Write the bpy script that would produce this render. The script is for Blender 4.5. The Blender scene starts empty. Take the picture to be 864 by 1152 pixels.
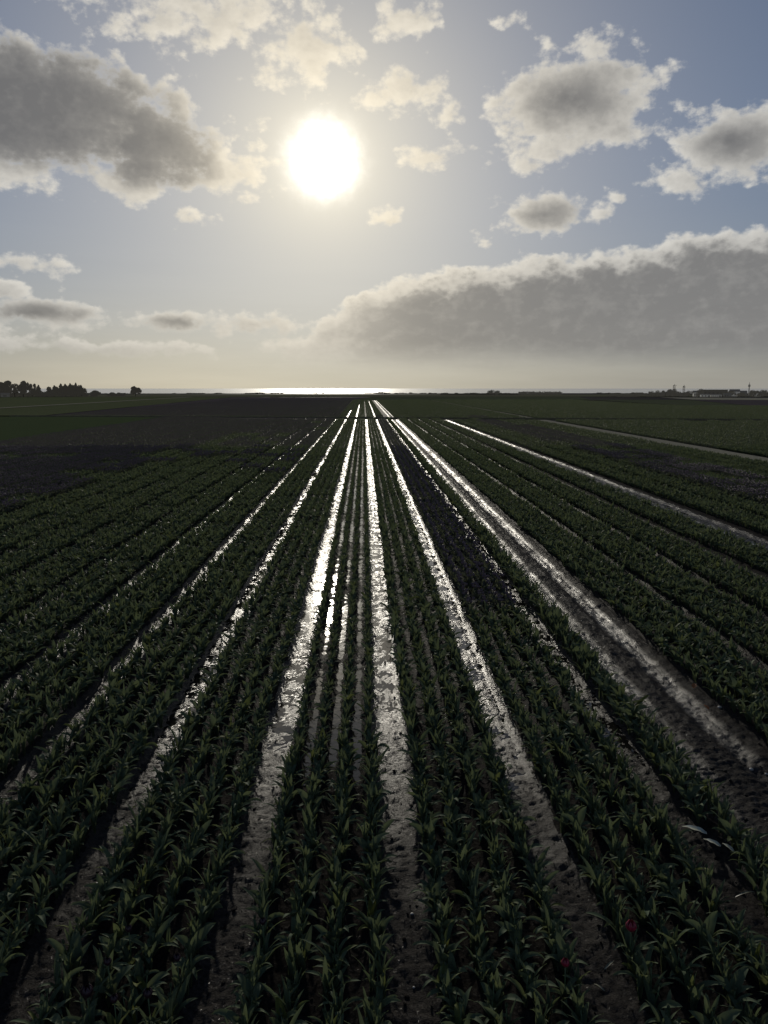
import bpy, bmesh, math, random
import numpy as np
from mathutils import Vector, Matrix
SC = bpy.context.scene
SKY_STRENGTH = 0.05
SC.view_settings.view_transform = 'Standard'; SC.view_settings.look = 'None'
SC.view_settings.exposure = 0; SC.view_settings.gamma = 1
SC.render.resolution_x = 768; SC.render.resolution_y = 1024; SC.render.resolution_percentage = 100
SC.cycles.max_bounces = 5; SC.cycles.diffuse_bounces = 2; SC.cycles.glossy_bounces = 2
SC.cycles.transmission_bounces = 3; SC.cycles.transparent_max_bounces = 4
SC.cycles.sample_clamp_indirect = 2.0; SC.cycles.sample_clamp_direct = 12.0
SC.cycles.use_denoising = True
def build_camera():
    cd = bpy.data.cameras.new('camera'); c = bpy.data.objects.new('camera', cd); SC.collection.objects.link(c)
    cd.sensor_fit = 'VERTICAL'; cd.sensor_height = 24.0; cd.lens = 865 / 1152 * 24.0
    cd.clip_start = 0.1; cd.clip_end = 60000
    c.location = (0, 0, CAM_H)
    c.rotation_euler = (math.radians(90 - 9.13), 0, math.radians(-1.504))
    SC.camera = c
CAM_H = 4.9
# ---------------------------------------------------------------- node helper
class NT:
    """tiny expression builder for shader node trees"""
    def __init__(s, tree):
        s.t = tree; s.n = tree.nodes; s.l = tree.links
    def put(s, sock, v):
        if isinstance(v, bpy.types.NodeSocket): s.l.new(v, sock)
        elif v is not None: sock.default_value = v
    def m(s, op, a, b=None, c=None, clamp=False):
        n = s.n.new('ShaderNodeMath'); n.operation = op; n.use_clamp = clamp
        for i, v in enumerate((a, b, c)):
            if v is not None: s.put(n.inputs[i], v)
        return n.outputs[0]
    def v(s, op, a, b=None, scale=None):
        n = s.n.new('ShaderNodeVectorMath'); n.operation = op
        s.put(n.inputs[0], a)
        if b is not None: s.put(n.inputs[1], b)
        if scale is not None: s.put(n.inputs['Scale'], scale)
        return n.outputs['Value'] if op in ('LENGTH', 'DOT_PRODUCT', 'DISTANCE') else n.outputs['Vector']
    def xyz(s, x, y, z=0.0):
        n = s.n.new('ShaderNodeCombineXYZ')
        for i, q in enumerate((x, y, z)): s.put(n.inputs[i], q)
        return n.outputs[0]
    def sep(s, vec):
        n = s.n.new('ShaderNodeSeparateXYZ'); s.put(n.inputs[0], vec); return n.outputs
    def noise(s, vec, scale, detail=2.0, rough=0.5, out='Fac', lac=2.0, dist=0.0, kind='3D'):
        n = s.n.new('ShaderNodeTexNoise'); n.noise_dimensions = kind
        s.put(n.inputs['Vector'], vec)
        n.inputs['Scale'].default_value = scale; n.inputs['Detail'].default_value = detail
        n.inputs['Roughness'].default_value = rough; n.inputs['Lacunarity'].default_value = lac
        n.inputs['Distortion'].default_value = dist
        return n.outputs[out]
    def ramp(s, x, a, b, lo=0.0, hi=1.0, kind='SMOOTHSTEP'):
        n = s.n.new('ShaderNodeMapRange'); n.interpolation_type = kind
        s.put(n.inputs['Value'], x)
        for k, q in zip(('From Min', 'From Max', 'To Min', 'To Max'), (a, b, lo, hi)): s.put(n.inputs[k], q)
        return n.outputs['Result']
    def mix(s, f, a, b, mode='MIX'):
        n = s.n.new('ShaderNodeMix'); n.data_type = 'RGBA'; n.blend_type = mode
        n.clamp_factor = True
        s.put(n.inputs['Factor'], f)
        def c(q): return (*q, 1.0) if isinstance(q, tuple) and len(q) == 3 else q
        s.put(n.inputs[6], c(a)); s.put(n.inputs[7], c(b))
        return n.outputs[2]
    def cramp(s, x, stops):
        n = s.n.new('ShaderNodeValToRGB'); e = n.color_ramp.elements
        while len(e) < len(stops): e.new(0.5)
        for el, (p, c) in zip(e, stops):
            el.position = p; el.color = (*c, 1.0) if len(c) == 3 else c
        s.put(n.inputs[0], x); return n.outputs[0]
    def curve(s, x, pts):
        n = s.n.new('ShaderNodeFloatCurve'); c = n.mapping.curves[0]
        while len(c.points) < len(pts): c.points.new(0.5, 0.5)
        for p, q in zip(c.points, pts): p.location = q
        n.mapping.update(); s.put(n.inputs['Value'], x); return n.outputs[0]

# ---------------------------------------------------------------- sky
SUN_AZ, SUN_EL = math.radians(-2.74), math.radians(15.45)      # azimuth from +Y (along the rows) towards +X
SUN_DIR = Vector((math.sin(SUN_AZ) * math.cos(SUN_EL), math.cos(SUN_AZ) * math.cos(SUN_EL), math.sin(SUN_EL)))

# cloud banks in the sky: azimuth, elevation, half-width, half-height (degrees), weight, darkness of the core
CLOUDS = [
    (-22.5, 17.2, 13.0, 4.4, 1.25, 1.5), (-14.0, 15.6, 5.2, 3.2, 1.05, 1.2), (-9.3, 14.4, 4.2, 2.1, .60, .10),
    (-15.7, 13.3, 4.0, 1.4, .62, .05), (-23.2, 13.2, 3.4, 1.3, .60, .10), (-8.0, 16.5, 2.2, 1.3, .40, .0),
    (-10.5, 23.2, 9.5, 2.4, .50, .12), (-4.0, 21.7, 4.4, 2.6, .62, .10), (-16.8, 24.0, 5.5, 1.5, .50, .10),
    (3.1, 23.2, 2.6, 1.6, .58, .0), (10.4, 23.3, 1.4, .7, .42, .0), (20.1, 19.6, 1.2, 1.0, .40, .0),
    (2.7, 19.3, 3.3, 1.7, .66, .06), (4.5, 15.7, 2.5, 1.1, .52, .0), (5.7, 18.6, 1.4, 2.0, .38, .0),
    (14.4, 18.6, 6.3, 3.5, 1.15, .46), (12.4, 15.9, 4.4, 1.4, .62, .10), (17.0, 16.6, 3.6, 1.5, .60, .2),
    (24.8, 15.2, 4.9, 2.6, 1.05, .46), (21.3, 13.4, 2.5, 1.2, .52, .0), (28.5, 14.2, 3.5, 2.0, .8, .4),
    (12.7, 11.9, 3.7, 1.6, .86, .40), (15.8, 11.7, 1.6, .9, .50, .0), (1.9, 12.0, 1.7, .8, .52, .0),
    (17.9, 12.7, 1.4, .55, .52, .0), (8.3, 10.4, 1.0, .6, .46, .0), (11.4, 14.9, 2.0, .9, .48, .0),
    (-11.7, 11.4, 1.5, .6, .40, .0), (21.3, 17.4, .8, .9, .36, .0), (25.7, 7.3, 1.7, .8, .5, .0),
    (-22.7, 7.9, 2.8, .95, .72, .15), (-24.5, 6.4, 3.6, .8, .66, .15), (-22.0, 4.9, 5.4, 1.2, .90, .60),
    (-13.4, 4.6, 3.6, 1.0, .76, .50), (-7.6, 4.6, 5.0, 1.1, .62, .25), (-18.5, 2.8, 12.0, .7, .55, .15),
    (-1.0, 2.9, 8.5, .8, .55, .15), (-27.0, 3.6, 6.0, .8, .5, .2),
    # the rest of the sky, outside the picture
    (-60., 14., 14., 5., .9, .7), (-95., 22., 18., 6., .9, .5), (62., 16., 16., 5., .95, .6), (100., 24., 20., 7., .9, .5),
    (-150., 20., 22., 7., .9, .4), (150., 16., 25., 6., .9, .4), (15., 38., 16., 6., .9, .6), (-28., 42., 14., 7., .8, .4)]

def cloud_group():
    g = bpy.data.node_groups.new('CloudDensity', 'ShaderNodeTree')
    g.interface.new_socket('P', in_out='INPUT', socket_type='NodeSocketVector')
    g.interface.new_socket('Density', in_out='OUTPUT', socket_type='NodeSocketFloat')
    g.interface.new_socket('Core', in_out='OUTPUT', socket_type='NodeSocketFloat')
    N = NT(g)
    P = g.nodes.new('NodeGroupInput').outputs[0]
    Q = N.v('MULTIPLY', P, (1.0, 1.35, 1.0))
    w1 = N.v('SUBTRACT', N.noise(Q, .30, 4, .55, 'Color'), (.5, .5, .5))
    P2 = N.v('ADD', P, N.v('MULTIPLY', w1, (3.2, 1.7, 0)))
    f = N.noise(Q, .42, 10, .64)
    def puff(scale):
        n = g.nodes.new('ShaderNodeTexVoronoi'); n.voronoi_dimensions = '2D'; n.feature = 'SMOOTH_F1'
        w = N.v('SUBTRACT', N.noise(Q, scale * 1.3, 3, .6, 'Color'), (.5, .5, .5))
        N.put(n.inputs['Vector'], N.v('ADD', Q, N.v('SCALE', w, scale=.55 / scale)))
        n.inputs['Scale'].default_value = scale; n.inputs['Smoothness'].default_value = .5
        return n.outputs['Distance']
    puffs = N.m('ADD', N.m('MULTIPLY', puff(.60), -.34), N.m('MULTIPLY', puff(1.9), -.17))      # rounded heads, sharp creases
    best = core = None
    for az, el, rx, ry, w, d in CLOUDS:
        L = N.v('LENGTH', N.v('MULTIPLY', N.v('SUBTRACT', P2, (az, el, 0)), (1 / rx, 1 / ry, 0)))
        e = N.m('MULTIPLY_ADD', L, -w, w)
        best = e if best is None else N.m('MAXIMUM', best, e)
        if d > 0:
            k = N.m('MULTIPLY_ADD', L, -d, d)
            core = k if core is None else N.m('MAXIMUM', core, k)
    # the long stratocumulus bank low on the right: a ragged rising top edge and a soft flat base
    x, y, z = N.sep(P2)
    t = N.ramp(x, -30.0, 60.0, 0, 1, 'LINEAR')
    def pt(az, el): return ((az + 30) / 90, el / 20)
    top = N.m('MULTIPLY', N.curve(t, [pt(-30, 1), pt(-9, 1.8), pt(-5.5, 3.9), pt(-2.5, 5.9), pt(2, 7.8), pt(8, 8.7), pt(18, 9.4), pt(28, 10.4), pt(40, 8), pt(60, 3)]), 20.0)
    up = N.m('SUBTRACT', top, y)                                  # degrees below the top edge
    side = N.ramp(x, -14.0, 3.0)
    bank = N.ramp(up, -.9, 1.3, -.5, .95, 'LINEAR')
    bank = N.m('SUBTRACT', bank, N.m('MULTIPLY', N.m('SUBTRACT', 1.0, side), 1.25))
    upn = N.m('ADD', up, N.m('MULTIPLY_ADD', puffs, 3.2, N.m('MULTIPLY_ADD', f, 3.8, -1.1)))
    bcore = N.m('MULTIPLY', N.m('MULTIPLY', N.ramp(upn, .4, 2.0), N.ramp(x, -6.5, 5.)), .41)
    best = N.m('MAXIMUM', best, bank); core = N.m('MAXIMUM', core, bcore)
    dens = N.m('ADD', N.m('ADD', best, puffs), N.m('MULTIPLY_ADD', f, 1.55, -.67))
    o = g.nodes.new('NodeGroupOutput')
    g.links.new(dens, o.inputs[0]); g.links.new(core, o.inputs[1])
    return g

def build_world():
    w = bpy.data.worlds.new("World"); SC.world = w; w.use_nodes = True
    t = w.node_tree; t.nodes.clear(); N = NT(t)
    D = N.v('NORMALIZE', t.nodes.new('ShaderNodeTexCoord').outputs['Generated'])
    x, y, z = N.sep(D)
    deg = 180 / math.pi
    az = N.m('MULTIPLY', N.m('ARCTAN2', x, y), deg)
    el = N.m('MULTIPLY', N.m('ARCSINE', z), deg)
    P = N.xyz(az, el, 0.0)
    sun_el = math.degrees(SUN_EL); sun_az = math.degrees(SUN_AZ)
    ang = N.m('MULTIPLY', N.m('ARCCOSINE', N.m('MINIMUM', N.v('DOT_PRODUCT', D, tuple(SUN_DIR)), 1.0)), deg)   # degrees from the sun
    # clear air
    sky = t.nodes.new('ShaderNodeTexSky'); sky.sky_type = 'NISHITA'; sky.sun_disc = False
    sky.sun_elevation = SUN_EL; sky.sun_rotation = SUN_AZ
    sky.air_density = 1.0; sky.dust_density = 0.6; sky.ozone_density = 1.2
    air = N.v('SCALE', sky.outputs[0], scale=SKY_STRENGTH)
    air = N.v('DIVIDE', air, N.v('ADD', N.v('SCALE', air, scale=1.1), (1.0, 1.0, 1.0)))      # soft shoulder, as the camera has
    air = N.v('MULTIPLY', air, (.79, .92, 1.22))
    # veil of thin haze: strong around the sun and towards the horizon
    glow = N.m('POWER', 2.718, N.m('MULTIPLY', ang, -1 / 9.5))
    glow2 = N.m('POWER', 2.718, N.m('MULTIPLY', ang, -1 / 3.6))
    low = N.m('POWER', 2.718, N.m('MULTIPLY', N.m('ABSOLUTE', el), -1 / 5.0))
    azd = N.m('ABSOLUTE', N.m('SUBTRACT', az, sun_az - 6.0))
    warm = N.m('POWER', 2.718, N.m('MULTIPLY', N.m('MULTIPLY', azd, azd), -1 / 420.))
    streak = N.noise(N.v('MULTIPLY', P, (.05, .55, 1)), 1.0, 5, .6)
    hazec = N.mix(warm, (.285, .28, .265), (.58, .52, .40))
    hazec = N.v('SCALE', hazec, scale=N.m('MULTIPLY_ADD', streak, .5, .75))
    col = N.mix(N.m('MULTIPLY', low, .85), air, hazec)
    col = N.mix(N.m('MULTIPLY', glow, .80), col, (.82, .745, .57))
    # clouds
    grp = cloud_group()
    def dens(p):
        n = t.nodes.new('ShaderNodeGroup'); n.node_tree = grp; t.links.new(p, n.inputs[0]); return n.outputs
    d0, core = dens(P)
    to_sun = N.v('NORMALIZE', N.v('SUBTRACT', (sun_az, sun_el, 0), P))
    d1 = dens(N.v('ADD', P, N.v('SCALE', to_sun, scale=.55)))[0]
    alpha = N.m('MULTIPLY', N.ramp(d0, -.06, .34), N.ramp(N.m('MULTIPLY_ADD', N.noise(N.v('MULTIPLY', P, (.12, .5, 1)), 1.0, 4, .6), 1.6, el), 1.6, 4.2))
    rim = N.ramp(N.m('SUBTRACT', d0, d1), -.30, .40, -1, 1, 'LINEAR')          # faces the sun
    fluff = N.noise(N.v('MULTIPLY', P, (1., 1.6, 1.)), .7, 7, .62)
    dark_k = N.ramp(core, .0, .55)
    tau = N.m('MULTIPLY', N.m('MAXIMUM', d0, 0.0), N.m('MULTIPLY_ADD', dark_k, 2.6, 2.3))
    trans = N.m('POWER', 2.718, N.m('MULTIPLY', tau, -1.0))
    trans = N.m('ADD', trans, N.m('MULTIPLY', rim, N.m('MULTIPLY_ADD', dark_k, -.26, .32)), clamp=True)
    trans = N.m('MULTIPLY_ADD', N.m('SUBTRACT', fluff, .5), N.m('MULTIPLY_ADD', dark_k, -.36, .42), trans, clamp=True)
    nearsun = N.m('POWER', 2.718, N.m('MULTIPLY', ang, -1 / 10.))
    lit = N.mix(nearsun, (.70, .69, .655), (1.22, 1.05, .76))
    nears2 = N.m('POWER', 2.718, N.m('MULTIPLY', ang, -1 / 5.))
    dark = N.mix(nears2, (.150, .150, .154), (.62, .53, .38))
    dark = N.mix(dark_k, N.mix(.52, dark, lit), dark)
    body = N.mix(trans, dark, lit)
    # distance: low clouds fade into the haze
    body = N.mix(N.m('MULTIPLY', N.m('POWER', 2.718, N.m('MULTIPLY', N.m('ABSOLUTE', el), -1 / 3.2)), .75), body, hazec)
    col = N.mix(N.m('MULTIPLY', alpha, .97), col, body)
    # the sun itself, blown out behind thin haze
    q = N.m('MULTIPLY_ADD', N.noise(P, .8, 5, .6), 1.3, N.m('SUBTRACT', ang, .45))
    blob = N.m('POWER', 2.718, N.m('MULTIPLY', N.m('MULTIPLY', q, q), -1 / 2.4))
    col = N.mix(N.m('MULTIPLY', glow2, .75), col, (1.25, 1.15, .93))
    col = N.v('ADD', col, N.v('SCALE', (1., .96, .86), scale=N.m('MULTIPLY', blob, 5.5)))
    # dim towards the zenith and behind, where the picture shows no bright haze
    bg = t.nodes.new('ShaderNodeBackground'); t.links.new(col, bg.inputs[0]); bg.inputs[1].default_value = 1.0
    o = t.nodes.new('ShaderNodeOutputWorld'); t.links.new(bg.outputs[0], o.inputs[0])
    w.cycles.sampling_method = 'MANUAL'; w.cycles.sample_map_resolution = 1024
rng = np.random.default_rng(7); R = random.Random(11)
# ---------------------------------------------------------------- small tools
def vnoise(x, y, seed=0):
    """smooth 2-D gradient noise, about -1..1"""
    x = np.asarray(x, float); y = np.asarray(y, float)
    xi = np.floor(x).astype(np.int64); yi = np.floor(y).astype(np.int64); fx = x - xi; fy = y - yi
    def gr(ix, iy, dx, dy):
        h = (ix * 374761393 + iy * 668265263 + seed * 974634777) & 0xFFFFFFFF
        h = ((h ^ (h >> 13)) * 1274126177) & 0xFFFFFFFF; h = h ^ (h >> 16)
        a = (h & 0xFFFF) / 65536.0 * 2 * np.pi
        return np.cos(a) * dx + np.sin(a) * dy
    u = fx * fx * fx * (fx * (fx * 6 - 15) + 10); v = fy * fy * fy * (fy * (fy * 6 - 15) + 10)
    n0 = gr(xi, yi, fx, fy) * (1 - u) + gr(xi + 1, yi, fx - 1, fy) * u
    n1 = gr(xi, yi + 1, fx, fy - 1) * (1 - u) + gr(xi + 1, yi + 1, fx - 1, fy - 1) * u
    return (n0 * (1 - v) + n1 * v) * 1.5
def sstep(a, b, x):
    t = np.clip((np.asarray(x, float) - a) / (b - a), 0, 1); return t * t * (3 - 2 * t)

def mesh_np(name, V, F, mats, tint=None, smooth=True):
    """mesh from numpy quads/tris; tint is one value per vertex"""
    me = bpy.data.meshes.new(name)
    V = np.asarray(V, np.float32)
    if isinstance(F, np.ndarray):
        me.vertices.add(len(V)); me.vertices.foreach_set('co', V.ravel())
        k = F.shape[1]; me.loops.add(F.size); me.polygons.add(len(F))
        me.loops.foreach_set('vertex_index', F.ravel().astype(np.int32))
        me.polygons.foreach_set('loop_start', np.arange(0, F.size, k, dtype=np.int32))
        me.polygons.foreach_set('loop_total', np.full(len(F), k, np.int32))
        me.update(calc_edges=True)
    else:
        me.from_pydata(V.tolist(), [], F)
    if smooth: me.polygons.foreach_set('use_smooth', np.ones(len(me.polygons), bool))
    if tint is not None:
        a = me.attributes.new('tint', 'FLOAT', 'POINT'); a.data.foreach_set('value', np.asarray(tint, np.float32))
    for m in (mats if isinstance(mats, (list, tuple)) else [mats]): me.materials.append(m)
    return me
def link(name, me, parent=None, loc=None, kind=None, label=None, cat=None, group=None):
    o = bpy.data.objects.new(name, me); SC.collection.objects.link(o)
    if parent is not None: o.parent = parent
    if loc is not None: o.location = loc
    for k, v in (('kind', kind), ('label', label), ('category', cat), ('group', group)):
        if v: o[k] = v
    return o

class Geo:
    """collects quads/tris with a tint per vertex"""
    def __init__(s): s.V = []; s.F = []; s.T = []
    def add(s, V, F, t):
        b = len(s.V); s.V += [tuple(v) for v in V]; s.F += [tuple(i + b for i in f) for f in F]
        s.T += list(t) if hasattr(t, '__len__') else [t] * len(V)
    def tube(s, pts, rad, n=6, t=.5, cap=True):
        pts = [Vector(p) for p in pts]; V = []; F = []
        for i, p in enumerate(pts):
            d = (pts[min(i + 1, len(pts) - 1)] - pts[max(i - 1, 0)]).normalized()
            a = d.orthogonal().normalized(); b = d.cross(a)
            r = rad[i] if hasattr(rad, '__len__') else rad
            V += [p + a * (r * math.cos(2 * math.pi * k / n)) + b * (r * math.sin(2 * math.pi * k / n)) for k in range(n)]
        for i in range(len(pts) - 1):
            for k in range(n):
                F.append((i * n + k, i * n + (k + 1) % n, (i + 1) * n + (k + 1) % n, (i + 1) * n + k))
        if cap: F.append(tuple(range((len(pts) - 1) * n, len(pts) * n))); F.append(tuple(range(n - 1, -1, -1)))
        s.add(V, F, t)
    def box(s, c, d, t=.5):
        x, y, z = c; a, b, h = (q / 2 for q in d)
        V = [(x + i * a, y + j * b, z + k * h) for k in (-1, 1) for j in (-1, 1) for i in (-1, 1)]
        s.add(V, [(0, 2, 3, 1), (4, 5, 7, 6), (0, 1, 5, 4), (2, 6, 7, 3), (0, 4, 6, 2), (1, 3, 7, 5)], t)
    def mesh(s, name, mat, smooth=True): return mesh_np(name, s.V, s.F, mat, s.T, smooth)

# ---------------------------------------------------------------- materials
def material(name):
    m = bpy.data.materials.new(name); m.use_nodes = True; t = m.node_tree; t.nodes.clear()
    b = t.nodes.new('ShaderNodeBsdfPrincipled'); o = t.nodes.new('ShaderNodeOutputMaterial'); t.links.new(b.outputs[0], o.inputs[0])
    return m, NT(t), b, o
def bump(N, b, h, strength=.5, dist=.01):
    n = N.n.new('ShaderNodeBump'); n.inputs['Strength'].default_value = strength; n.inputs['Distance'].default_value = dist
    N.put(n.inputs['Height'], h); N.l.new(n.outputs[0], b.inputs['Normal']); return n
def attr(N, name='tint'):
    n = N.n.new('ShaderNodeAttribute'); n.attribute_name = name; return n.outputs['Fac']
def objpos(N): return N.n.new('ShaderNodeNewGeometry').outputs['Position']
def rnd(N): return N.n.new('ShaderNodeObjectInfo').outputs['Random']

def soil_mat(name, wet, dark=1.0, film=1.0, ruts=None, rough=.022):
    m, N, b, o = material(name); P = objpos(N)
    n1 = N.noise(P, 1.7, 5, .6); n2 = N.noise(P, 26, 6, .68); n3 = N.noise(P, 110, 4, .65)
    c = N.mix(N.ramp(n2, .3, .7), (.008 * dark, .0072 * dark, .0066 * dark), (.026 * dark, .0235 * dark, .021 * dark))
    c = N.mix(N.ramp(n1, .4, .65, 0, .5), c, (.009 * dark, .0083 * dark, .0076 * dark))
    N.put(b.inputs['Base Color'], c)
    y = N.sep(P)[1]
    dry = N.ramp(N.m('MULTIPLY_ADD', n1, 9.0, y), 9.0, 17.0, 1, 0)          # the ends of the beds nearest the camera have dried off
    wetk = N.m('SUBTRACT', 1.0, dry)
    if ruts:                                                                   # the two wheel ruts hold the wet, the crown between them is dull
        x = N.m('MULTIPLY_ADD', n1, .16, N.m('SUBTRACT', N.sep(P)[0], .08))
        dr = N.m('MINIMUM', N.m('ABSOLUTE', N.m('SUBTRACT', x, ruts[0])), N.m('ABSOLUTE', N.m('SUBTRACT', x, ruts[1])))
        wetk = N.m('MULTIPLY', wetk, N.m('MULTIPLY', N.ramp(dr, .07, .23, 1, .05), N.ramp(N.noise(N.v('MULTIPLY', P, (1, .4, 1)), 1.1, 4, .6), .35, .6, .25, 1)))
    r = N.ramp(n1, .35, .65, wet, wet + .14)
    r = N.m('ADD', r, N.m('MULTIPLY', dry, .35)); r = N.m('MULTIPLY_ADD', n2, .10, r)
    glint = N.m('MULTIPLY', N.ramp(N.noise(P, 26, 6, .78), .575, .625), .95)      # shining wet smears
    r = N.m('ADD', N.m('MULTIPLY', r, N.m('SUBTRACT', 1.0, glint)), N.m('MULTIPLY', glint, .11))
    N.put(b.inputs['Roughness'], r)
    b.inputs['IOR'].default_value = 1.36
    h = N.m('MULTIPLY_ADD', n3, .30, n2); bn = bump(N, b, h, .8, rough)
    d = N.n.new('ShaderNodeBsdfDiffuse'); N.put(d.inputs['Color'], c); N.l.new(bn.outputs[0], d.inputs['Normal'])
    mx = N.n.new('ShaderNodeMixShader'); N.put(mx.inputs[0], N.m('MULTIPLY', N.m('MAXIMUM', N.m('MAXIMUM', wetk, .10), N.m('MULTIPLY', glint, .8)), film))     # water film over dull earth
    N.l.new(d.outputs[0], mx.inputs[1]); N.l.new(b.outputs[0], mx.inputs[2]); N.l.new(mx.outputs[0], o.inputs[0])
    return m
def leaf_mat(name, a, bb, yellow=(.13, .14, .025), amt=.12, air=0.0):
    m, N, b, o = material(name); t = attr(N)
    r = N.m('FRACT', N.m('ADD', t, rnd(N)))
    c = N.mix(N.ramp(r, 0, 1, 0, 1, 'LINEAR'), a, bb)
    c = N.mix(N.ramp(r, 1 - amt, 1.0, 0, .8), c, yellow)
    P = N.n.new('ShaderNodeTexCoord').outputs['Object']
    st = N.noise(N.v('MULTIPLY', P, (1, 1, .15)), 120, 2, .5)
    c = N.mix(N.m('MULTIPLY', st, .35), c, tuple(q * .55 for q in a))
    N.put(b.inputs['Base Color'], c); b.inputs['Roughness'].default_value = .60
    b.inputs['IOR'].default_value = 1.38; b.inputs['Specular IOR Level'].default_value = .04
    if air: b.inputs['Emission Color'].default_value = (.52, .49, .42, 1); b.inputs['Emission Strength'].default_value = air      # haze
    tr = N.n.new('ShaderNodeBsdfTranslucent'); N.put(tr.inputs[0], N.mix(.5, c, (.17, .20, .07)))
    mx = N.n.new('ShaderNodeMixShader'); mx.inputs[0].default_value = .28
    N.l.new(b.outputs[0], mx.inputs[1]); N.l.new(tr.outputs[0], mx.inputs[2]); N.l.new(mx.outputs[0], o.inputs[0])
    return m
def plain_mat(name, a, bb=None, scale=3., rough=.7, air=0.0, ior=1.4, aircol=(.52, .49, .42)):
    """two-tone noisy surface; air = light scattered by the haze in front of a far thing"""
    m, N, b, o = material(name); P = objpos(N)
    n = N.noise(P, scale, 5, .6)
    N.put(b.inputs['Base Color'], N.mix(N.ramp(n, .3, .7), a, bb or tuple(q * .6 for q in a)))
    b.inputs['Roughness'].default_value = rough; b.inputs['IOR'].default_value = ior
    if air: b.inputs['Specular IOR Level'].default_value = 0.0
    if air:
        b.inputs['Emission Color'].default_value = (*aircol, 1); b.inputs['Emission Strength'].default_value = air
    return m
M = {}
def materials():
    M['soil'] = soil_mat('dark_soil', .40, 1.6, .12)
    M['wet'] = soil_mat('wet_soil', .14, 2.3, .75)
    M['moist'] = soil_mat('moist_soil', .20, 2.0, .5)
    M['track'] = soil_mat('track_soil', .20, 2.0, .8, (4.42, 5.17), .022)
    M['damp'] = soil_mat('damp_soil', .30, 1.6, .13)
    M['leaf'] = leaf_mat('tulip_leaf', (.084, .114, .070), (.130, .164, .096))
    M['leaf_dark'] = leaf_mat('dull_leaf', (.084, .090, .078), (.108, .112, .096), amt=.03)
    M['leaf_hazy'] = leaf_mat('far_tulip_leaf', (.076, .104, .064), (.118, .150, .086), air=.008)
    M['leaf_dark_hazy'] = leaf_mat('far_dull_leaf', (.086, .090, .082), (.110, .112, .098), amt=.03, air=.012)
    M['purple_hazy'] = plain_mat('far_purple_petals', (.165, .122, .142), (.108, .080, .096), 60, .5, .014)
    M['yellow'] = leaf_mat('yellow_leaf', (.14, .15, .03), (.20, .17, .04), amt=.3)
    M['stem'] = plain_mat('tulip_stem', (.06, .10, .04), (.04, .07, .03), 40, .5)
    M['bud'] = plain_mat('green_bud', (.05, .075, .04), (.035, .05, .03), 60, .4)
    M['purple'] = plain_mat('dark_purple_petal', (.030, .010, .022), (.018, .007, .016), 60, .35)
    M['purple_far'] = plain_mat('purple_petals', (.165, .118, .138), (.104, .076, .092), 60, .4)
    M['red'] = plain_mat('red_petal', (.30, .022, .052), (.15, .012, .03), 45, .35)
    M['orange'] = plain_mat('orange_petal', (.45, .16, .04), (.3, .10, .03), 80, .5)
    M['pale'] = plain_mat('pale_dead_leaf', (.30, .30, .22), (.19, .19, .12), 25, .38)
    M['stone'] = plain_mat('pale_stone', (.42, .40, .36), (.28, .27, .25), 40, .45)
    M['clod'] = soil_mat('soil_clod', .34, 1.4, .4)
    m, N, b, o = material('puddle_water'); P = objpos(N)
    b.inputs['Base Color'].default_value = (.012, .011, .010, 1); b.inputs['Roughness'].default_value = .05; b.inputs['IOR'].default_value = 1.33
    bump(N, b, N.noise(P, 6, 3, .6), .12, .02); M['water'] = m
    m, N, b, o = material('sea_water'); P = objpos(N)
    b.inputs['Base Color'].default_value = (.10, .10, .10, 1); b.inputs['Roughness'].default_value = .25; b.inputs['IOR'].default_value = 1.33
    bump(N, b, N.noise(N.v('MULTIPLY', P, (.5, 1, 1)), .12, 6, .65), .6, .8)
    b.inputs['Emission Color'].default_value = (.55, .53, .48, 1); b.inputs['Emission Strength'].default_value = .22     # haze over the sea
    M['sea'] = m

# ---------------------------------------------------------------- how the field is laid out (metres; the rows run along +Y)
ROWS = (-.495, -.165, .165, .495)
PATHS = {'A': (.36, .235), 'B': (-1.22, .225), 'C': (-2.78, .26), 'D': (-4.34, .25), 'E': (-5.90, .24), 'F': (-7.46, .22),
         'G': (1.96, .215), 'H': (3.60, .26), 'T': (4.74, .68), 'J': (6.95, .23), 'J2': (8.60, .22), 'J3': (10.2, .24), 'K': (12.7, .42)}
BEDS = []          # centre of each four-row bed, and whether it flowers purple
def beds():
    xs = [-9.02 - 1.56 * i for i in range(16)]
    for a, b in (('B', 'A'), ('C', 'B'), ('D', 'C'), ('E', 'D'), ('F', 'E'), ('A', 'G'), ('G', 'H')):
        BEDS.append(((PATHS[a][0] + PATHS[b][0]) / 2, 'main'))
    BEDS.append((-8.24, 'main'))
    for i in range(15):
        BEDS.append((-9.80 - 1.56 * i, 'main'))
    for x in (6.16, 7.77, 9.40, 11.3, 14.1): BEDS.append((x, 'main'))
    for i in range(7): BEDS.append((15.75 + 1.6 * i, 'main'))
    for i in range(58): BEDS.append((29.5 + 1.6 * i, 'main'))
def wander(x, y): return x + .035 * vnoise(y / 5.0, np.full_like(np.asarray(y, float), x * 3.1), 3)
def water_level(y): return -.088

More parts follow.
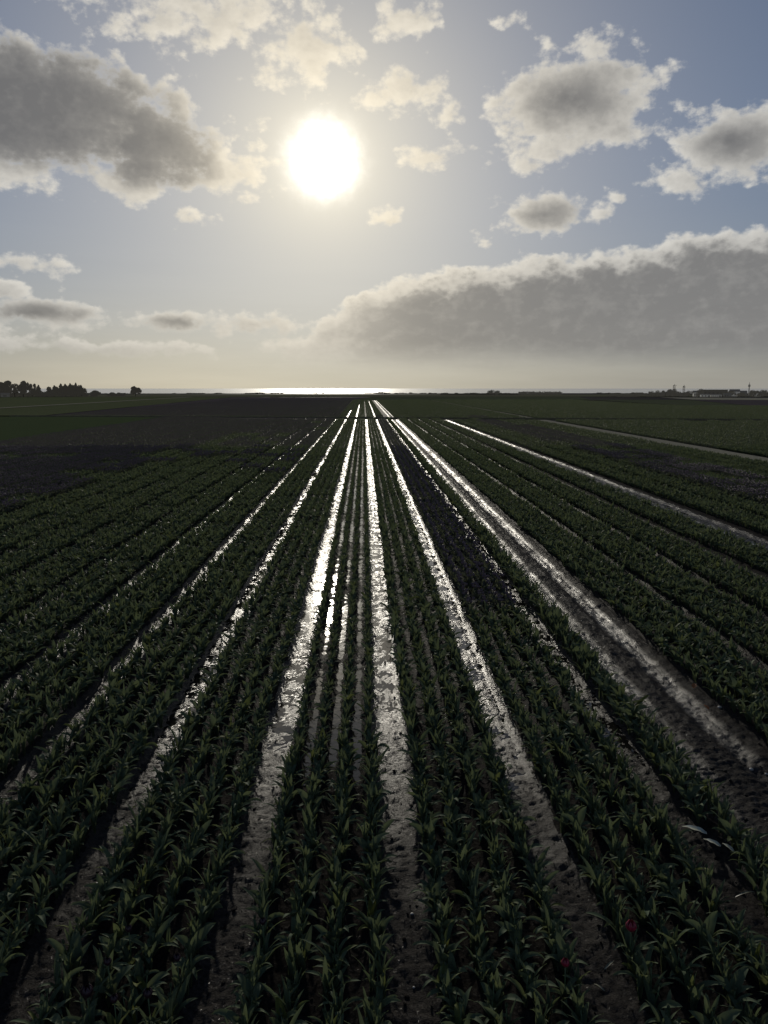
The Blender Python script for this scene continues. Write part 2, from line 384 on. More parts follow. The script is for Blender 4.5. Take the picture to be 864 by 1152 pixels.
def ground_height(X, Y):
    n = .016 * vnoise(X / .35, Y / .35, 1) + .010 * vnoise(X / .12, Y / .12, 2) + .020 * vnoise(X / 1.1, Y / 1.6, 5)
    z = n.copy()
    for bx, _ in BEDS:
        d = X - bx; z += .022 * np.cos(d / .33 * 2 * np.pi + np.pi) * (np.abs(d) < .62)
    wet = np.zeros_like(z); which = np.full(X.shape, -1)
    lump = .016 * vnoise(X / .30, Y / .42, 11) + .028 * np.abs(vnoise(X / .15, Y / .13, 12)) + .020 * np.abs(vnoise(X / .07, Y / .065, 13)) - .017
    for i, (k, (px, hw)) in enumerate(PATHS.items()):
        d = np.abs(X - wander(px, Y)) / (hw * (1 + .22 * vnoise(Y / .55, X * 0 + px * 7 + (X > px) * 3.7, 41) + .14 * vnoise(Y / .17, X * 0 + px * 5 + (X > px) * 2.3, 42)))
        w = 1 - sstep(.60, 1.45, d)
        zf = -.078 + .034 * (1 - sstep(6.5, 11.5, Y + 1.5 * vnoise(X / 2, Y / 2, 8))) + lump
        if k == 'T':
            for rx in (4.42, 5.17):
                zf -= .026 * (1 - sstep(.10, .24, np.abs(X - wander(rx, Y))))
            zf += .030 + .024 * np.abs(vnoise(X / .45, Y / .085, 21)) * sstep(.1, .5, 1 - d * .6) - .02
        elif k in 'EFJ' or k in ('J2', 'J3'): zf += .012
        z = z * (1 - w) + zf * w; which[d < 1.12] = i
    ok = np.abs(X) < 13.6
    return np.where(ok, z, n * .5 - .01), np.where(ok, which, -1)

def build_ground():
    xs = np.concatenate([-np.geomspace(1600, 14, 60), np.arange(-13.9, -6, .07), np.arange(-6, 8, .03), np.arange(8, 14, .07), np.geomspace(14.1, 1600, 60)])
    ys = [-60., -30., -15., -7., -3., 0., 2., 3.]
    while ys[-1] < 4.5: ys.append(ys[-1] + .06)
    while ys[-1] < 10: ys.append(ys[-1] + .03)
    while ys[-1] < 125: ys.append(ys[-1] * 1.0042)
    while ys[-1] < 735: ys.append(ys[-1] * 1.03)
    ys = np.array(ys)
    X, Y = np.meshgrid(xs, ys)
    Z, W = ground_height(X, Y)
    far = sstep(118, 130, Y); Z = Z * (1 - far)
    # the shore: the land drops to the water beyond the last meadow
    edge = sstep(690, 735, Y + 25 * vnoise(X / 90, Y / 90, 31)); Z = Z - 3.2 * edge + .7 * sstep(560, 640, Y) * (1 - edge)
    nx = len(xs); ny = len(ys)
    I = np.arange(nx * ny).reshape(ny, nx)
    F = np.stack([I[:-1, :-1], I[:-1, 1:], I[1:, 1:], I[1:, :-1]], -1).reshape(-1, 4)
    fw = W[:-1, :-1].reshape(-1); fy = Y[:-1, :-1].reshape(-1); fw = np.where(fy > 124, -1, fw)
    V = np.stack([X.ravel(), Y.ravel(), Z.ravel()], -1)
    def sub(name, mask, mat):
        f = F[mask]; u, inv = np.unique(f, return_inverse=True)
        return link(name, mesh_np(name, V[u], inv.reshape(-1, 4).astype(np.int32), mat), kind='structure')
    sub('soil', fw < 0, M['soil'])
    for i, k in enumerate(PATHS):
        sub('tractor_track' if k == 'T' else 'wet_path', fw == i, M['track'] if k == 'T' else M['damp'] if k in ('J', 'J2', 'J3') else M['moist'] if k in 'DEFHK' else M['wet'])
    # standing water lies level in the wheel paths; the lumpy soil rises through it
    for k, (px, hw) in PATHS.items():
        if k in ('D', 'E', 'F', 'J2', 'J3', 'J', 'T'): continue
        y = np.array([7.2, 9, 11] + list(np.arange(13, 124, 3.))) if k != 'T' else np.arange(12., 34., 2.)
        cx = wander(px, y); lev = (-.083 if k in 'ABCGH' else -.086) + .0 * y
        spans = [(-hw * .95, hw * .95)] if k != 'T' else [(-.68, -.18), (.18, .66)]
        Vw = []; Fw = []
        for a, b in spans:
            s = len(Vw)
            for q, c, l in zip(y, cx, lev): Vw += [(c + a, q, l), (c + b, q, l)]
            Fw += [(s + 2 * i, s + 2 * i + 1, s + 2 * i + 3, s + 2 * i + 2) for i in range(len(y) - 1)]
        link('puddle_water', mesh_np('puddle_water', Vw, Fw, M['water']), kind='structure')
    # narrow water between the rows of the bed under the camera
    for dx in (-.33, 0, .33):
        bx = (PATHS['A'][0] + PATHS['B'][0]) / 2 + dx
        V2 = []; F2 = []
        for i, q in enumerate(np.arange(9, 70, 1.0)):
            c = bx + .02 * math.sin(q * .7 + dx * 9); V2 += [(c - .07, q, -.018), (c + .07, q, -.018)]
            if i: F2.append((2 * i - 2, 2 * i - 1, 2 * i + 1, 2 * i))
        link('puddle_water', mesh_np('puddle_water', V2, F2, M['water']), kind='structure')
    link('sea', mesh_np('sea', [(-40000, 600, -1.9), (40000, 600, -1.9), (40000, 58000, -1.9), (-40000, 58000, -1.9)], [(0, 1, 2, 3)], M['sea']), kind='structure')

# ---------------------------------------------------------------- tulips
def leaf(G, az, L, W, t0, t1, seg, cols, tint, twist=0.0, base=(0, 0, 0), fold=.55, wave=0.0):
    """one channelled tulip leaf: rises at t0 from upright and bends over to t1 at the tip"""
    u = Vector((math.cos(az), math.sin(az), 0)); side0 = Vector((-math.sin(az), math.cos(az), 0))
    p = Vector(base); V = []; F = []
    for i in range(seg + 1):
        t = i / seg; th = t0 + (t1 - t0) * t ** 1.7
        d = u * math.sin(th) + Vector((0, 0, math.cos(th)))
        nrm = u * -math.cos(th) + Vector((0, 0, math.sin(th)))
        tw = twist * t; sd = side0 * math.cos(tw) + nrm * math.sin(tw); nn = nrm * math.cos(tw) - side0 * math.sin(tw)
        w = W * min(1.0, .42 + 1.5 * t) * max(0.0, 1 - t ** 2.6) ** .75 * .5
        if i == seg: w = W * .01
        for c in range(cols + 1):
            s = 2 * c / cols - 1
            up = fold * (1 - .55 * t) * w * abs(s) ** 1.4
            q = p + sd * (w * s * (1 - .25 * fold * (1 - t))) + nn * (up + wave * W * math.sin(t * 15 + s * 2 + az) * abs(s))
            V.append(q)
        p = p + d * (L / seg)
    for i in range(seg):
        for c in range(cols):
            a = i * (cols + 1) + c; F.append((a, a + 1, a + cols + 2, a + cols + 1))
    G.add(V, F, tint)
def foliage(G, r, style, seg=9, cols=4, base=(0, 0, 0), s=1.0, n=None):
    n = n or r.choice((5, 5, 6, 6)); a0 = r.uniform(0, 6.28)
    for i in range(n):
        az = a0 + i * 2.4 + r.uniform(-.5, .5)
        low = 1 - i / n
        L = s * (.228 + .115 * low) * r.uniform(.85, 1.15); W = s * (.036 + .036 * low) * r.uniform(.8, 1.2)
        t0 = r.uniform(.02, .22) + .06 * low; t1 = r.uniform(.6, 1.8)
        if style == 'arching': t1 = r.uniform(1.8, 3.0)
        elif style == 'upright': t0 *= .5; t1 = r.uniform(.25, .7)
        elif style == 'broad': W *= 1.5; t1 = r.uniform(.8, 2.2)
        elif style == 'narrow': W *= .68; L *= 1.08; t1 = r.uniform(.6, 1.9)
        elif style == 'spreading': t0 += .22; t1 = r.uniform(1.4, 2.2)
        leaf(G, az, L, W, t0, t1, seg, cols, r.random(), r.uniform(-.9, .9), base, .55, .05)
STYLES = ('arching', 'upright', 'broad', 'narrow', 'spreading')
def bloom(G, c, r, h, t=.5, petals=6, open_=.0, segs=6):
    """six overlapping petals closed into a goblet"""
    cx, cy, cz = c
    for k in range(petals):
        a = k * 2 * math.pi / petals; rr = r * (1.0 if k % 2 else .90)
        V = []; F = []
        for i in range(segs + 1):
            q = i / segs; rad = rr * (math.sin(math.pi * (.10 + .72 * q)) ** .8) * (1 + open_ * q) * (1 - .30 * q ** 3)
            for j in (-2, -1, 0, 1, 2):
                aa = a + j * .30 * (1 - .75 * q ** 4); kk = rad * (1 - .02 * abs(j))
                V.append((cx + kk * math.cos(aa), cy + kk * math.sin(aa), cz + h * q * (1 - .035 * abs(j) * q)))
        for i in range(segs):
            for j in range(4): F.append((i * 5 + j, i * 5 + j + 1, (i + 1) * 5 + j + 1, (i + 1) * 5 + j))
        G.add(V, F, t)

def plant_meshes(style, seed):
    r = random.Random(seed); G = Geo(); foliage(G, r, style); fol = G.mesh('foliage', M['leaf'])
    hh = r.uniform(.22, .30); lean = (r.uniform(-.03, .03), r.uniform(-.03, .03))
    S = Geo(); S.tube([(0, 0, 0), (lean[0] * .3, lean[1] * .3, hh * .5), (lean[0], lean[1], hh)], [.006, .005, .0045], 6); stem = S.mesh('stem', M['stem'])
    B = Geo(); bloom(B, (lean[0], lean[1], hh - .004), .014, .042, segs=5); bud = B.mesh('bud', M['bud'])
    Yl = Geo(); leaf(Yl, r.uniform(0, 6.28), .26, .045, .2, r.uniform(.4, 1.3), 9, 4, r.random(), .4, (0, 0, 0)); yel = Yl.mesh('yellow_leaf', M['yellow'])
    return dict(style=style, foliage=fol, stem=stem, bud=bud, yellow=yel, lean=lean, h=hh)

def chunk(name, length, spacing, seed, seg, cols, purple, nleaf=None, rows=ROWS, s=1.0, lowpoly=False, jit=.040):
    """a stretch of bed with its four rows of plants, used again and again inside the crop"""
    r = random.Random(seed); G = Geo(); P = Geo()
    for x in rows:
        y = r.uniform(0, spacing)
        while y < length:
            b = (x + r.gauss(0, jit), y + r.gauss(0, .025), 0)
            if r.random() > .04:
                foliage(G, r, r.choice(STYLES), seg, cols, b, s * r.uniform(.82, 1.12), nleaf)
            if purple and r.random() < .85:
                bloom(P, (b[0] + r.uniform(-.04, .04), b[1], r.uniform(.28, .38)), .034, .068, r.random(), 6 if not lowpoly else 3, .1, 4 if not lowpoly else 2)
            y += spacing * r.uniform(.75, 1.25)
    me = mesh_np(name, G.V + P.V, G.F + [tuple(i + len(G.V) for i in f) for f in P.F], [M[('leaf_dark' if purple else 'leaf') + ('_hazy' if length > 3 else '')], M['purple_hazy' if length > 3 else 'purple_far']], G.T + P.T)
    if P.F:
        idx = np.zeros(len(me.polygons), np.int32); idx[len(G.F):] = 1; me.polygons.foreach_set('material_index', idx)
    return me

def scatter_group(name, coll):
    """points -> instances of the meshes in coll, chosen and turned by point attributes"""
    g = bpy.data.node_groups.new(name, 'GeometryNodeTree')
    g.interface.new_socket('Geometry', in_out='INPUT', socket_type='NodeSocketGeometry')
    g.interface.new_socket('Geometry', in_out='OUTPUT', socket_type='NodeSocketGeometry')
    n = g.nodes; l = g.links
    i = n.new('NodeGroupInput'); o = n.new('NodeGroupOutput')
    ci = n.new('GeometryNodeCollectionInfo'); ci.inputs['Collection'].default_value = coll; ci.inputs['Separate Children'].default_value = True
    ci.inputs['Reset Children'].default_value = True
    ip = n.new('GeometryNodeInstanceOnPoints'); ip.inputs['Pick Instance'].default_value = True
    def at(nm, ty):
        a = n.new('GeometryNodeInputNamedAttribute'); a.data_type = ty; a.inputs['Name'].default_value = nm; return a.outputs[0]
    l.new(i.outputs[0], ip.inputs['Points']); l.new(ci.outputs[0], ip.inputs['Instance'])
    l.new(at('pick', 'INT'), ip.inputs['Instance Index'])
    l.new(at('turn', 'FLOAT_VECTOR'), ip.inputs['Rotation']); l.new(at('size', 'FLOAT_VECTOR'), ip.inputs['Scale'])
    l.new(ip.outputs[0], o.inputs[0]); return g
def scatter(name, items, protos, label, cat):
    """one 'stuff' object: items = (x, y, z, pick, turn about z, scale xyz)"""
    coll = bpy.data.collections.new(name + '_kinds')
    for i, (nm, me) in enumerate(protos):
        coll.objects.link(bpy.data.objects.new('%03d_%s' % (i, nm), me))
    me = bpy.data.meshes.new(name); A = items
    me.vertices.add(len(A)); me.vertices.foreach_set('co', np.array([a[:3] for a in A], np.float32).ravel())
    p = me.attributes.new('pick', 'INT', 'POINT'); p.data.foreach_set('value', np.array([a[3] for a in A], np.int32))
    t = me.attributes.new('turn', 'FLOAT_VECTOR', 'POINT'); t.data.foreach_set('vector', np.array([(0, 0, a[4]) for a in A], np.float32).ravel())
    s = me.attributes.new('size', 'FLOAT_VECTOR', 'POINT'); s.data.foreach_set('vector', np.array([a[5] for a in A], np.float32).ravel())
    o = link(name, me, kind='stuff', label=label, cat=cat)
    md = o.modifiers.new('scatter', 'NODES'); md.node_group = scatter_group(name + '_scatter', coll)
    return o

def words(n):
    ones = 'first second third fourth fifth sixth seventh eighth ninth tenth eleventh twelfth thirteenth fourteenth fifteenth sixteenth seventeenth eighteenth nineteenth'.split()
    if n <= 19: return ones[n - 1]
    tens = {2: ('twentieth', 'twenty'), 3: ('thirtieth', 'thirty'), 4: ('fortieth', 'forty'), 5: ('fiftieth', 'fifty')}[n // 10]
    return tens[0] if n % 10 == 0 else tens[1] + '-' + ones[n % 10 - 1]

SPECIAL = [  # blooms one can pick out near the camera: x, y, colour, label
    (2.24, 5.80, 'red', 'tulip with one closed red bloom, larger of the two red tulips at lower right'),
    (1.58, 5.41, 'red', 'tulip with a small dull red bloom beside the path, smaller of two red tulips'),
    (-2.05, 5.52, 'purple', 'dark purple tulip in bloom near bottom left, leftmost of the upper dark blooms'),
    (-2.00, 5.90, 'purple', 'drooping dark purple tulip bloom among leaves, furthest up the second bed left of centre'),
    (-1.51, 5.55, 'purple', 'round dark purple tulip bloom near the right edge of second bed left'),
    (-1.64, 5.18, 'purple', 'dark purple tulip bloom low in the photo, in front of the round dark bloom'),
    (-2.10, 5.20, 'purple', 'dark wine tulip bloom at the bottom left corner, broadest of the dark blooms'),
    (-1.88, 5.14, 'purple', 'small dark tulip bloom right beside the broad dark wine bloom at bottom left'),
    (-.88, 5.96, 'purple', 'single dark tulip bloom in first bed left of centre, beside the wet path')]

def build_tulips():
    variants = [plant_meshes(STYLES[i % 5], 100 + i) for i in range(25)]
    cam = SC.camera; bpy.context.view_layer.update()
    from bpy_extras.object_utils import world_to_camera_view as w2c
    # ---- every plant of the nearest stretch of each bed
    near = []
    names = {'BA': 'first bed left of central path', 'CB': 'second bed left of central path', 'DC': 'third bed left of central path',
             'AG': 'first bed right of central path', 'GH': 'second bed right of central path', 'S': 'thin strip beside muddy track'}
    rown = ('outer-left', 'inner-left', 'inner-right', 'outer-right')
    stretch = [('BA', -.43), ('CB', -2.0), ('DC', -3.56), ('AG', 1.16), ('GH', 2.78)]
    YN = 10.0
    for key, bx in stretch:
        for ri, rx in enumerate(ROWS):
            y = 1.2 + R.uniform(0, .1)
            while y < YN:
                near.append([bx + rx + R.gauss(0, .034), y + R.gauss(0, .012), key, rown[ri]]); y += .096 * R.uniform(.75, 1.25)
    for ri, rx in enumerate((3.83, 4.02)):
        y = 1.2
        while y < YN:
            near.append([rx + R.gauss(0, .03), y, 'S', ('left', 'right')[ri]]); y += .14 * R.uniform(.75, 1.25)
    # leave room for the plants that carry the picked-out blooms
    near = [p for p in near if all((p[0] - s[0]) ** 2 + (p[1] - s[1]) ** 2 > .007 for s in SPECIAL)]
    near = [p for p in near if not (p[2] == 'S' and 7.15 < p[1] < 7.95)] + [[3.98 + R.gauss(0, .03), 7.15 + .11 * i, 'S', 'right'] for i in range(7)]
    cp = Vector(cam.location)
    def inframe(p):
        a = w2c(SC, cam, Vector((p[0], p[1], .26)))
        return -.005 < a.x < 1.005 and a.y > -.004
    vis = [p for p in near if inframe(p)]
    vis.sort(key=lambda p: (Vector((p[0], p[1], .2)) - cp).length)
    single = vis[:300 - len(SPECIAL)]; ids = {id(p) for p in single}
    rest = [p for p in near if id(p) not in ids]
    GROUP = 'tulip plants in the rows nearest the camera'
    protos = {}
    def make(vi, yellow):
        v = variants[vi]
        root = bpy.data.objects.new('tulip_plant', None); SC.collection.objects.link(root); root.empty_display_size = .1
        link('foliage', v['foliage'], root); st = link('stem', v['stem'], root); link('bud', v['bud'], st)
        if yellow: link('leaf', v['yellow'], root, label='yellowing leaf')
        return root
    def copy(root):
        c = root.copy(); SC.collection.objects.link(c)
        for ch in root.children:
            d = ch.copy(); SC.collection.objects.link(d); d.parent = c
            for g in ch.children:
                e = g.copy(); SC.collection.objects.link(e); e.parent = d
        return c
    count = {}
    single.sort(key=lambda p: p[1])
    for p in single:
        vi = R.randrange(25); yellow = R.random() < .05; k = (vi, yellow)
        if k not in protos: o = protos[k] = make(vi, yellow)
        else: o = copy(protos[k])
        s = R.uniform(.85, 1.14) * (1.12 if p[2] == 'S' else 1.0)
        o.location = (p[0], p[1], -.005); o.rotation_euler = (R.gauss(0, .05), R.gauss(0, .05), R.uniform(0, 6.28)); o.scale = (s, s, s * R.uniform(.92, 1.08))
        c = count[(p[2], p[3])] = count.get((p[2], p[3]), 0) + 1
        look = {'arching': 'arching', 'upright': 'upright', 'broad': 'broad-leaved', 'narrow': 'narrow-leaved', 'spreading': 'spreading'}[variants[vi]['style']]
        if yellow: look = 'yellow-tinged'
        o['label'] = '%s tulip, %s from bottom in %s row of %s' % (look, words(c), p[3], names[p[2]])
        o['category'] = 'tulip'; o['group'] = GROUP
    for i, (x, y, colr, lab) in enumerate(SPECIAL):
        v = variants[(i * 7 + 3) % 25]; h = .38
        root = bpy.data.objects.new('tulip_plant', None); SC.collection.objects.link(root)
        root.location = (x, y, 0); root['label'] = lab; root['category'] = 'tulip'; root['group'] = 'tulips in bloom near the camera'
        link('foliage', v['foliage'], root)
        S = Geo(); S.tube([(0, 0, 0), (.006, .004, h * .5), (.0, .0, h)], [.006, .0055, .005], 8); st = link('stem', S.mesh('stem', M['stem']), root)
        B = Geo(); big = {0: 1.5, 1: 1.1, 5: 1.2, 6: 1.5, 7: 1.05}.get(i, 1.0)
        bloom(B, (0, 0, h - .006), .033 * big, .064 * big, .5, segs=10)
        link('bloom', B.mesh('bloom', M[colr]), st, label='closed %s bloom' % ('red' if colr == 'red' else 'dark purple'))
    # ---- the rest of the green crop: one mass
    green = [('plant', None)] * 0; protos_g = []
    for v in variants:
        G = [v['foliage'], v['stem'], v['bud']]
        # one joined copy of foliage, stem and bud
        V = []; F = []; T = []; mi = []
        for q, me in enumerate(G):
            b = len(V); V += [tuple(a.co) for a in me.vertices]; F += [tuple(i + b for i in f.vertices) for f in me.polygons]; mi += [q] * len(me.polygons)
            T += [a.value for a in me.attributes['tint'].data]
        me = mesh_np('plant', V, F, [M['leaf'], M['stem'], M['bud']], T); me.polygons.foreach_set('material_index', np.array(mi, np.int32)); protos_g.append(('plant', me))
    n0 = len(protos_g)
    for i in range(10): protos_g.append(('bed', chunk('bed', 2.0, .088, 300 + i, 7, 2, False)))
    n1 = len(protos_g)
    for i in range(6): protos_g.append(('far_bed', chunk('far_bed', 6.0, .14, 400 + i, 4, 1, False, 3, s=1.08)))
    n2 = len(protos_g)
    for i in range(4): protos_g.append(('strip', chunk('strip', 2.0, .13, 500 + i, 7, 2, False, None, (-.09, .10), 1.15)))
    n3 = len(protos_g)
    for i in range(5): protos_g.append(('tidy_bed', chunk('tidy_bed', 2.0, .118, 800 + i, 7, 2, False, None, ROWS, .88, jit=.014)))
    protos_p = [('bed', chunk('bed', 2.0, .088, 600 + i, 6, 2, True)) for i in range(6)]
    p1 = len(protos_p)
    protos_p += [('far_bed', chunk('far_bed', 6.0, .14, 700 + i, 4, 1, True, 3, lowpoly=True)) for i in range(5)]
    g_items = []; p_items = []
    for p in rest:
        s = R.uniform(.85, 1.14) * (1.12 if p[2] == 'S' else 1); g_items.append((p[0], p[1], -.005, R.randrange(25), R.uniform(0, 6.28), (s, s, s)))
    def purple_at(x, y):
        if -32 < x < -13.5: return R.random() < sstep(-12.8, -16.5, x) * .92 or y > 60
        if -13.5 < x < -5 and y > 34: return R.random() < float(sstep(34, 90, y)) * .9
        if 2.2 < x < 3.3: return R.random() < float(sstep(12.5, 18, y))
        if 17 < x < 21: return R.random() < .8
        return False
    def ditch_y(x): return 127.0 - .16 * x
    def lay(x, y0, y1, step, near_):
        y = y0
        while y + step <= y1:
            fl = R.random() < .5; sx = (-1 if fl else 1) * R.uniform(.96, 1.04); rot = 0.0; sz = R.uniform(.9, 1.12)
            if purple_at(x, y) if y < 130 else (-57 < x < -4 and True): p_items.append((x, y, 0, R.randrange(p1) if near_ else R.randrange(p1, len(protos_p)), rot, (sx, 1, sz)))
            else: g_items.append((x, y, 0, (R.randrange(n3, len(protos_g)) if abs(x + .43) < .1 else R.randrange(n0, n1)) if near_ else R.randrange(n1, n2), rot, (sx, 1, sz)))
            y += step
    halfw = lambda y: .62 * y + 4
    for bx, _ in BEDS:
        if bx < -32.2: continue
        y0 = max(YN if any(abs(bx - q[1]) < .2 for q in stretch) else 1.2, (abs(bx) - 8) / .66)
        split = max(y0, y0 + 2.0 * math.ceil(max(0, 62 - y0) / 2.0))
        yd = ditch_y(bx) - 1.6
        lay(bx, y0, split, 2.0, True); lay(bx, split, yd, 6.0, False)
    y = YN
    while y < 124: g_items.append((3.93, y, 0, R.randrange(n2, n3), 0, (1 if R.random() < .5 else -1, 1, R.uniform(.9, 1.15)))); y += 2
    # beyond the ditch
    for i in range(-34, 92):
        x = -.43 + 1.56 * i
        if 3.9 < x < 5.6 or 27.6 < x < 28.8: continue
        yd = ditch_y(x) + 2.0; y1 = 330 if x < 88 else 215
        if x < -57: continue
        lay(x, max(yd, (abs(x) - 6) / .62), y1, 6.0, False)
    scatter('tulip_crop', g_items, protos_g, 'mass of green tulip plants in rows filling the beds to the horizon', 'tulip crop')
    scatter('purple_tulip_crop', p_items, protos_p, 'mass of dark purple flowering tulips in the beds left and right of centre', 'tulip crop')
# ---------------------------------------------------------------- the far fields, the ditch, the shore
def sheet(name, poly, z, mat, label=None, res=None, amp=0.0, seed=1, kind='structure'):
    """a field laid over the ground: a grid clipped to a quadrilateral (four corners)"""
    (x0, y0), (x1, y1), (x2, y2), (x3, y3) = poly; n, m = res or (24, 24)
    V = []; F = []
    for j in range(m + 1):
        v = j / m
        for i in range(n + 1):
            u = i / n
            x = (x0 * (1 - u) + x1 * u) * (1 - v) + (x3 * (1 - u) + x2 * u) * v
            y = (y0 * (1 - u) + y1 * u) * (1 - v) + (y3 * (1 - u) + y2 * u) * v
            V.append((x, y, z))
    V = np.array(V); V[:, 2] += amp * vnoise(V[:, 0] / 3.1, V[:, 1] / 4.3, seed)
    for j in range(m):
        for i in range(n):
            a = j * (n + 1) + i; F.append((a, a + 1, a + n + 2, a + n + 1))
    return link(name, mesh_np(name, V, F, mat), kind=kind, label=label)
def field_mat(name, a, b2, air=.0, row=0.0):
    m, N, b, o = material(name); P = objpos(N)
    n = N.noise(N.v('MULTIPLY', P, (1, .35, 1)), .35, 6, .65); n2 = N.noise(P, 3.5, 3, .6); n3 = N.noise(N.v('MULTIPLY', P, (1, .12, 1)), .035, 3, .5)
    f = N.m('MULTIPLY_ADD', n2, .5, N.m('MULTIPLY_ADD', n3, .9, N.m('MULTIPLY_ADD', n, .6, -.5)), clamp=True)
    c = N.mix(f, a, b2)
    d = N.n.new('ShaderNodeBsdfDiffuse'); N.put(d.inputs['Color'], c)
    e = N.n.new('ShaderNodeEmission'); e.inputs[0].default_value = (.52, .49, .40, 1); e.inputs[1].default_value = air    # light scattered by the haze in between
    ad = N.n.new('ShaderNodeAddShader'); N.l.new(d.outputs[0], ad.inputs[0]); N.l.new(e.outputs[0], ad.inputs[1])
    bn = N.n.new('ShaderNodeBump'); bn.inputs['Strength'].default_value = .6; bn.inputs['Distance'].default_value = .25
    N.put(bn.inputs['Height'], n2); N.l.new(bn.outputs[0], d.inputs['Normal']); N.l.new(ad.outputs[0], o.inputs[0])
    return m
def build_far():
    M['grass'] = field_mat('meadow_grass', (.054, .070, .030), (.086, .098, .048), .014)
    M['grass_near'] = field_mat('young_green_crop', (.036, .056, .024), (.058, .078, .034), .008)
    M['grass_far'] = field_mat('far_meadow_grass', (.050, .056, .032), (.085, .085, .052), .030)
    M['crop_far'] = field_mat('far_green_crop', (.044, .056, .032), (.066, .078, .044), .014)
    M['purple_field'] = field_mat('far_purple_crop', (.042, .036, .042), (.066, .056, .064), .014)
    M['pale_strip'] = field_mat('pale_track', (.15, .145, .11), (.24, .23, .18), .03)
    M['bank'] = plain_mat('ditch_bank', (.070, .078, .046), (.036, .040, .024), 1.2, .95, .014)
    M['sand'] = plain_mat('shore_scrub', (.070, .066, .046), (.040, .040, .028), .05, .95, .03)
    # left of the tulips: mown green field in front of and behind the ditch
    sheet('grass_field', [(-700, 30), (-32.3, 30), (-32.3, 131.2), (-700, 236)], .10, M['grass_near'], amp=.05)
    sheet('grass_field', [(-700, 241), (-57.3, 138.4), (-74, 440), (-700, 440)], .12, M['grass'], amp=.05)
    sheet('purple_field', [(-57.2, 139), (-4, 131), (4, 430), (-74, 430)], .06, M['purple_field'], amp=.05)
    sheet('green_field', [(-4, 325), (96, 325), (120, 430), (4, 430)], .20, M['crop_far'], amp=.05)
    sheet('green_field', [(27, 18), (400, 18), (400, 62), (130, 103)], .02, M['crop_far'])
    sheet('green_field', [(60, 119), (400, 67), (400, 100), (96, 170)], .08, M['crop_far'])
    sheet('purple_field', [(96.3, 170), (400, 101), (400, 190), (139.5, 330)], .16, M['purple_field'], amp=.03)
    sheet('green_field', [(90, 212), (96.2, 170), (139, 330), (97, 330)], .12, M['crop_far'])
    sheet('pale_track', [(141, 331), (400, 192), (470, 240), (158, 410)], .19, M['pale_strip'], amp=.03)
    sheet('pale_track', [(-88, 150), (-85.5, 150), (-93.5, 430), (-96.5, 430)], .24, M['pale_strip'])
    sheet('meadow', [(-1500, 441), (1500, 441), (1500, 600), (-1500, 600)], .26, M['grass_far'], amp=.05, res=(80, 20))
    sheet('wet_path', [(26.4, 40), (28.65, 40), (28.65, 121), (26.4, 121)], .03, M['pale_strip'], amp=.012, res=(6, 160))
    sheet('wet_path', [(26.4, 125), (28.6, 125), (30, 330), (28., 330)], .03, M['pale_strip'], amp=.012, res=(6, 160))
    for k in ('C', 'B', 'G'):
        x = PATHS[k][0]; sheet('wet_path', [(x - .22, 131), (x + .22, 131), (x + .25, 300), (x - .22, 300)], .025, M['wet'], amp=.012, res=(6, 160))
    sheet('tractor_track', [(3.95, 131), (5.5, 131), (5.6, 320), (4.0, 320)], .025, M['track'], amp=.015, res=(12, 200))
    # the ditch that crosses the whole view, with its raised dark far bank
    G = Geo(); n = 240
    for i in range(n):
        pass
    xs = np.linspace(-62, 210, n); V = []; F = []
    for x in xs:
        y = 127.0 - .16 * x
        for dy, z in ((-1.3, .04), (-.9, -.05), (.2, -.05), (.55, .16), (1.0, .24), (1.6, .18), (2.1, .02)):
            V.append((x, y + dy, z + (.10 * float(vnoise(x / .9, dy * 2, 4)) if z > .1 else 0)))
    for i in range(n - 1):
        for k in range(6): F.append((i * 7 + k, (i + 1) * 7 + k, (i + 1) * 7 + k + 1, i * 7 + k + 1))
    link('ditch', mesh_np('ditch', V, F, M['bank']), kind='structure')
    # low scrub on the shore
    sh = shrub_mesh('coastal_scrub_clump', 260, 1.0, .55, 77, M['scrub'])
    items = []
    for i in range(900):
        x = R.uniform(-480, 520); y = R.uniform(610, 690)
        d = vnoise(x / 40, y / 200, 9)
        if d < -.1: continue
        s = R.uniform(1.5, 4.5); items.append((x, y, .1, 0, R.uniform(0, 6), (s * 2.2, s, s * R.uniform(.3, .72))))
    scatter('coastal_scrub', items, [('clump', sh)], 'low dark scrub along the shore in front of the sea', 'scrub')

# ---------------------------------------------------------------- trees and shrubs
def crown(G, c, rad, n, r, size, shape='round', squash=1.0):
    """leaf clumps spread unevenly through a crown volume"""
    lobes = [(Vector((r.gauss(0, .42), r.gauss(0, .42), r.uniform(-.5, .62))), r.uniform(.28, .55)) for _ in range(9)]
    for i in range(n):
        if shape == 'cone':
            t = r.random() ** 1.25; a = r.uniform(0, 6.28); q = min(1, 1.25 * (1 - t) ** .8) * r.random() ** .4 * (.85 + .25 * math.sin(t * 22 + a))
            p = Vector((math.cos(a) * q, math.sin(a) * q, t * 2 - 1))
        else:
            o, w = r.choice(lobes); d = Vector((r.gauss(0, 1), r.gauss(0, 1), r.gauss(0, 1))).normalized()
            p = o + d * w * r.random() ** .35
        p = Vector((c[0] + p.x * rad[0], c[1] + p.y * rad[1], c[2] + p.z * rad[2]))
        a = Vector((r.gauss(0, 1), r.gauss(0, 1), r.gauss(0, .6))).normalized(); b = a.orthogonal().normalized(); k = size * r.uniform(.6, 1.3)
        G.add([p - a * k - b * k * .4, p + a * k * .2 - b * k * .7, p + a * k + b * k * .3, p - a * k * .2 + b * k * .7], [(0, 1, 2, 3)], r.random())
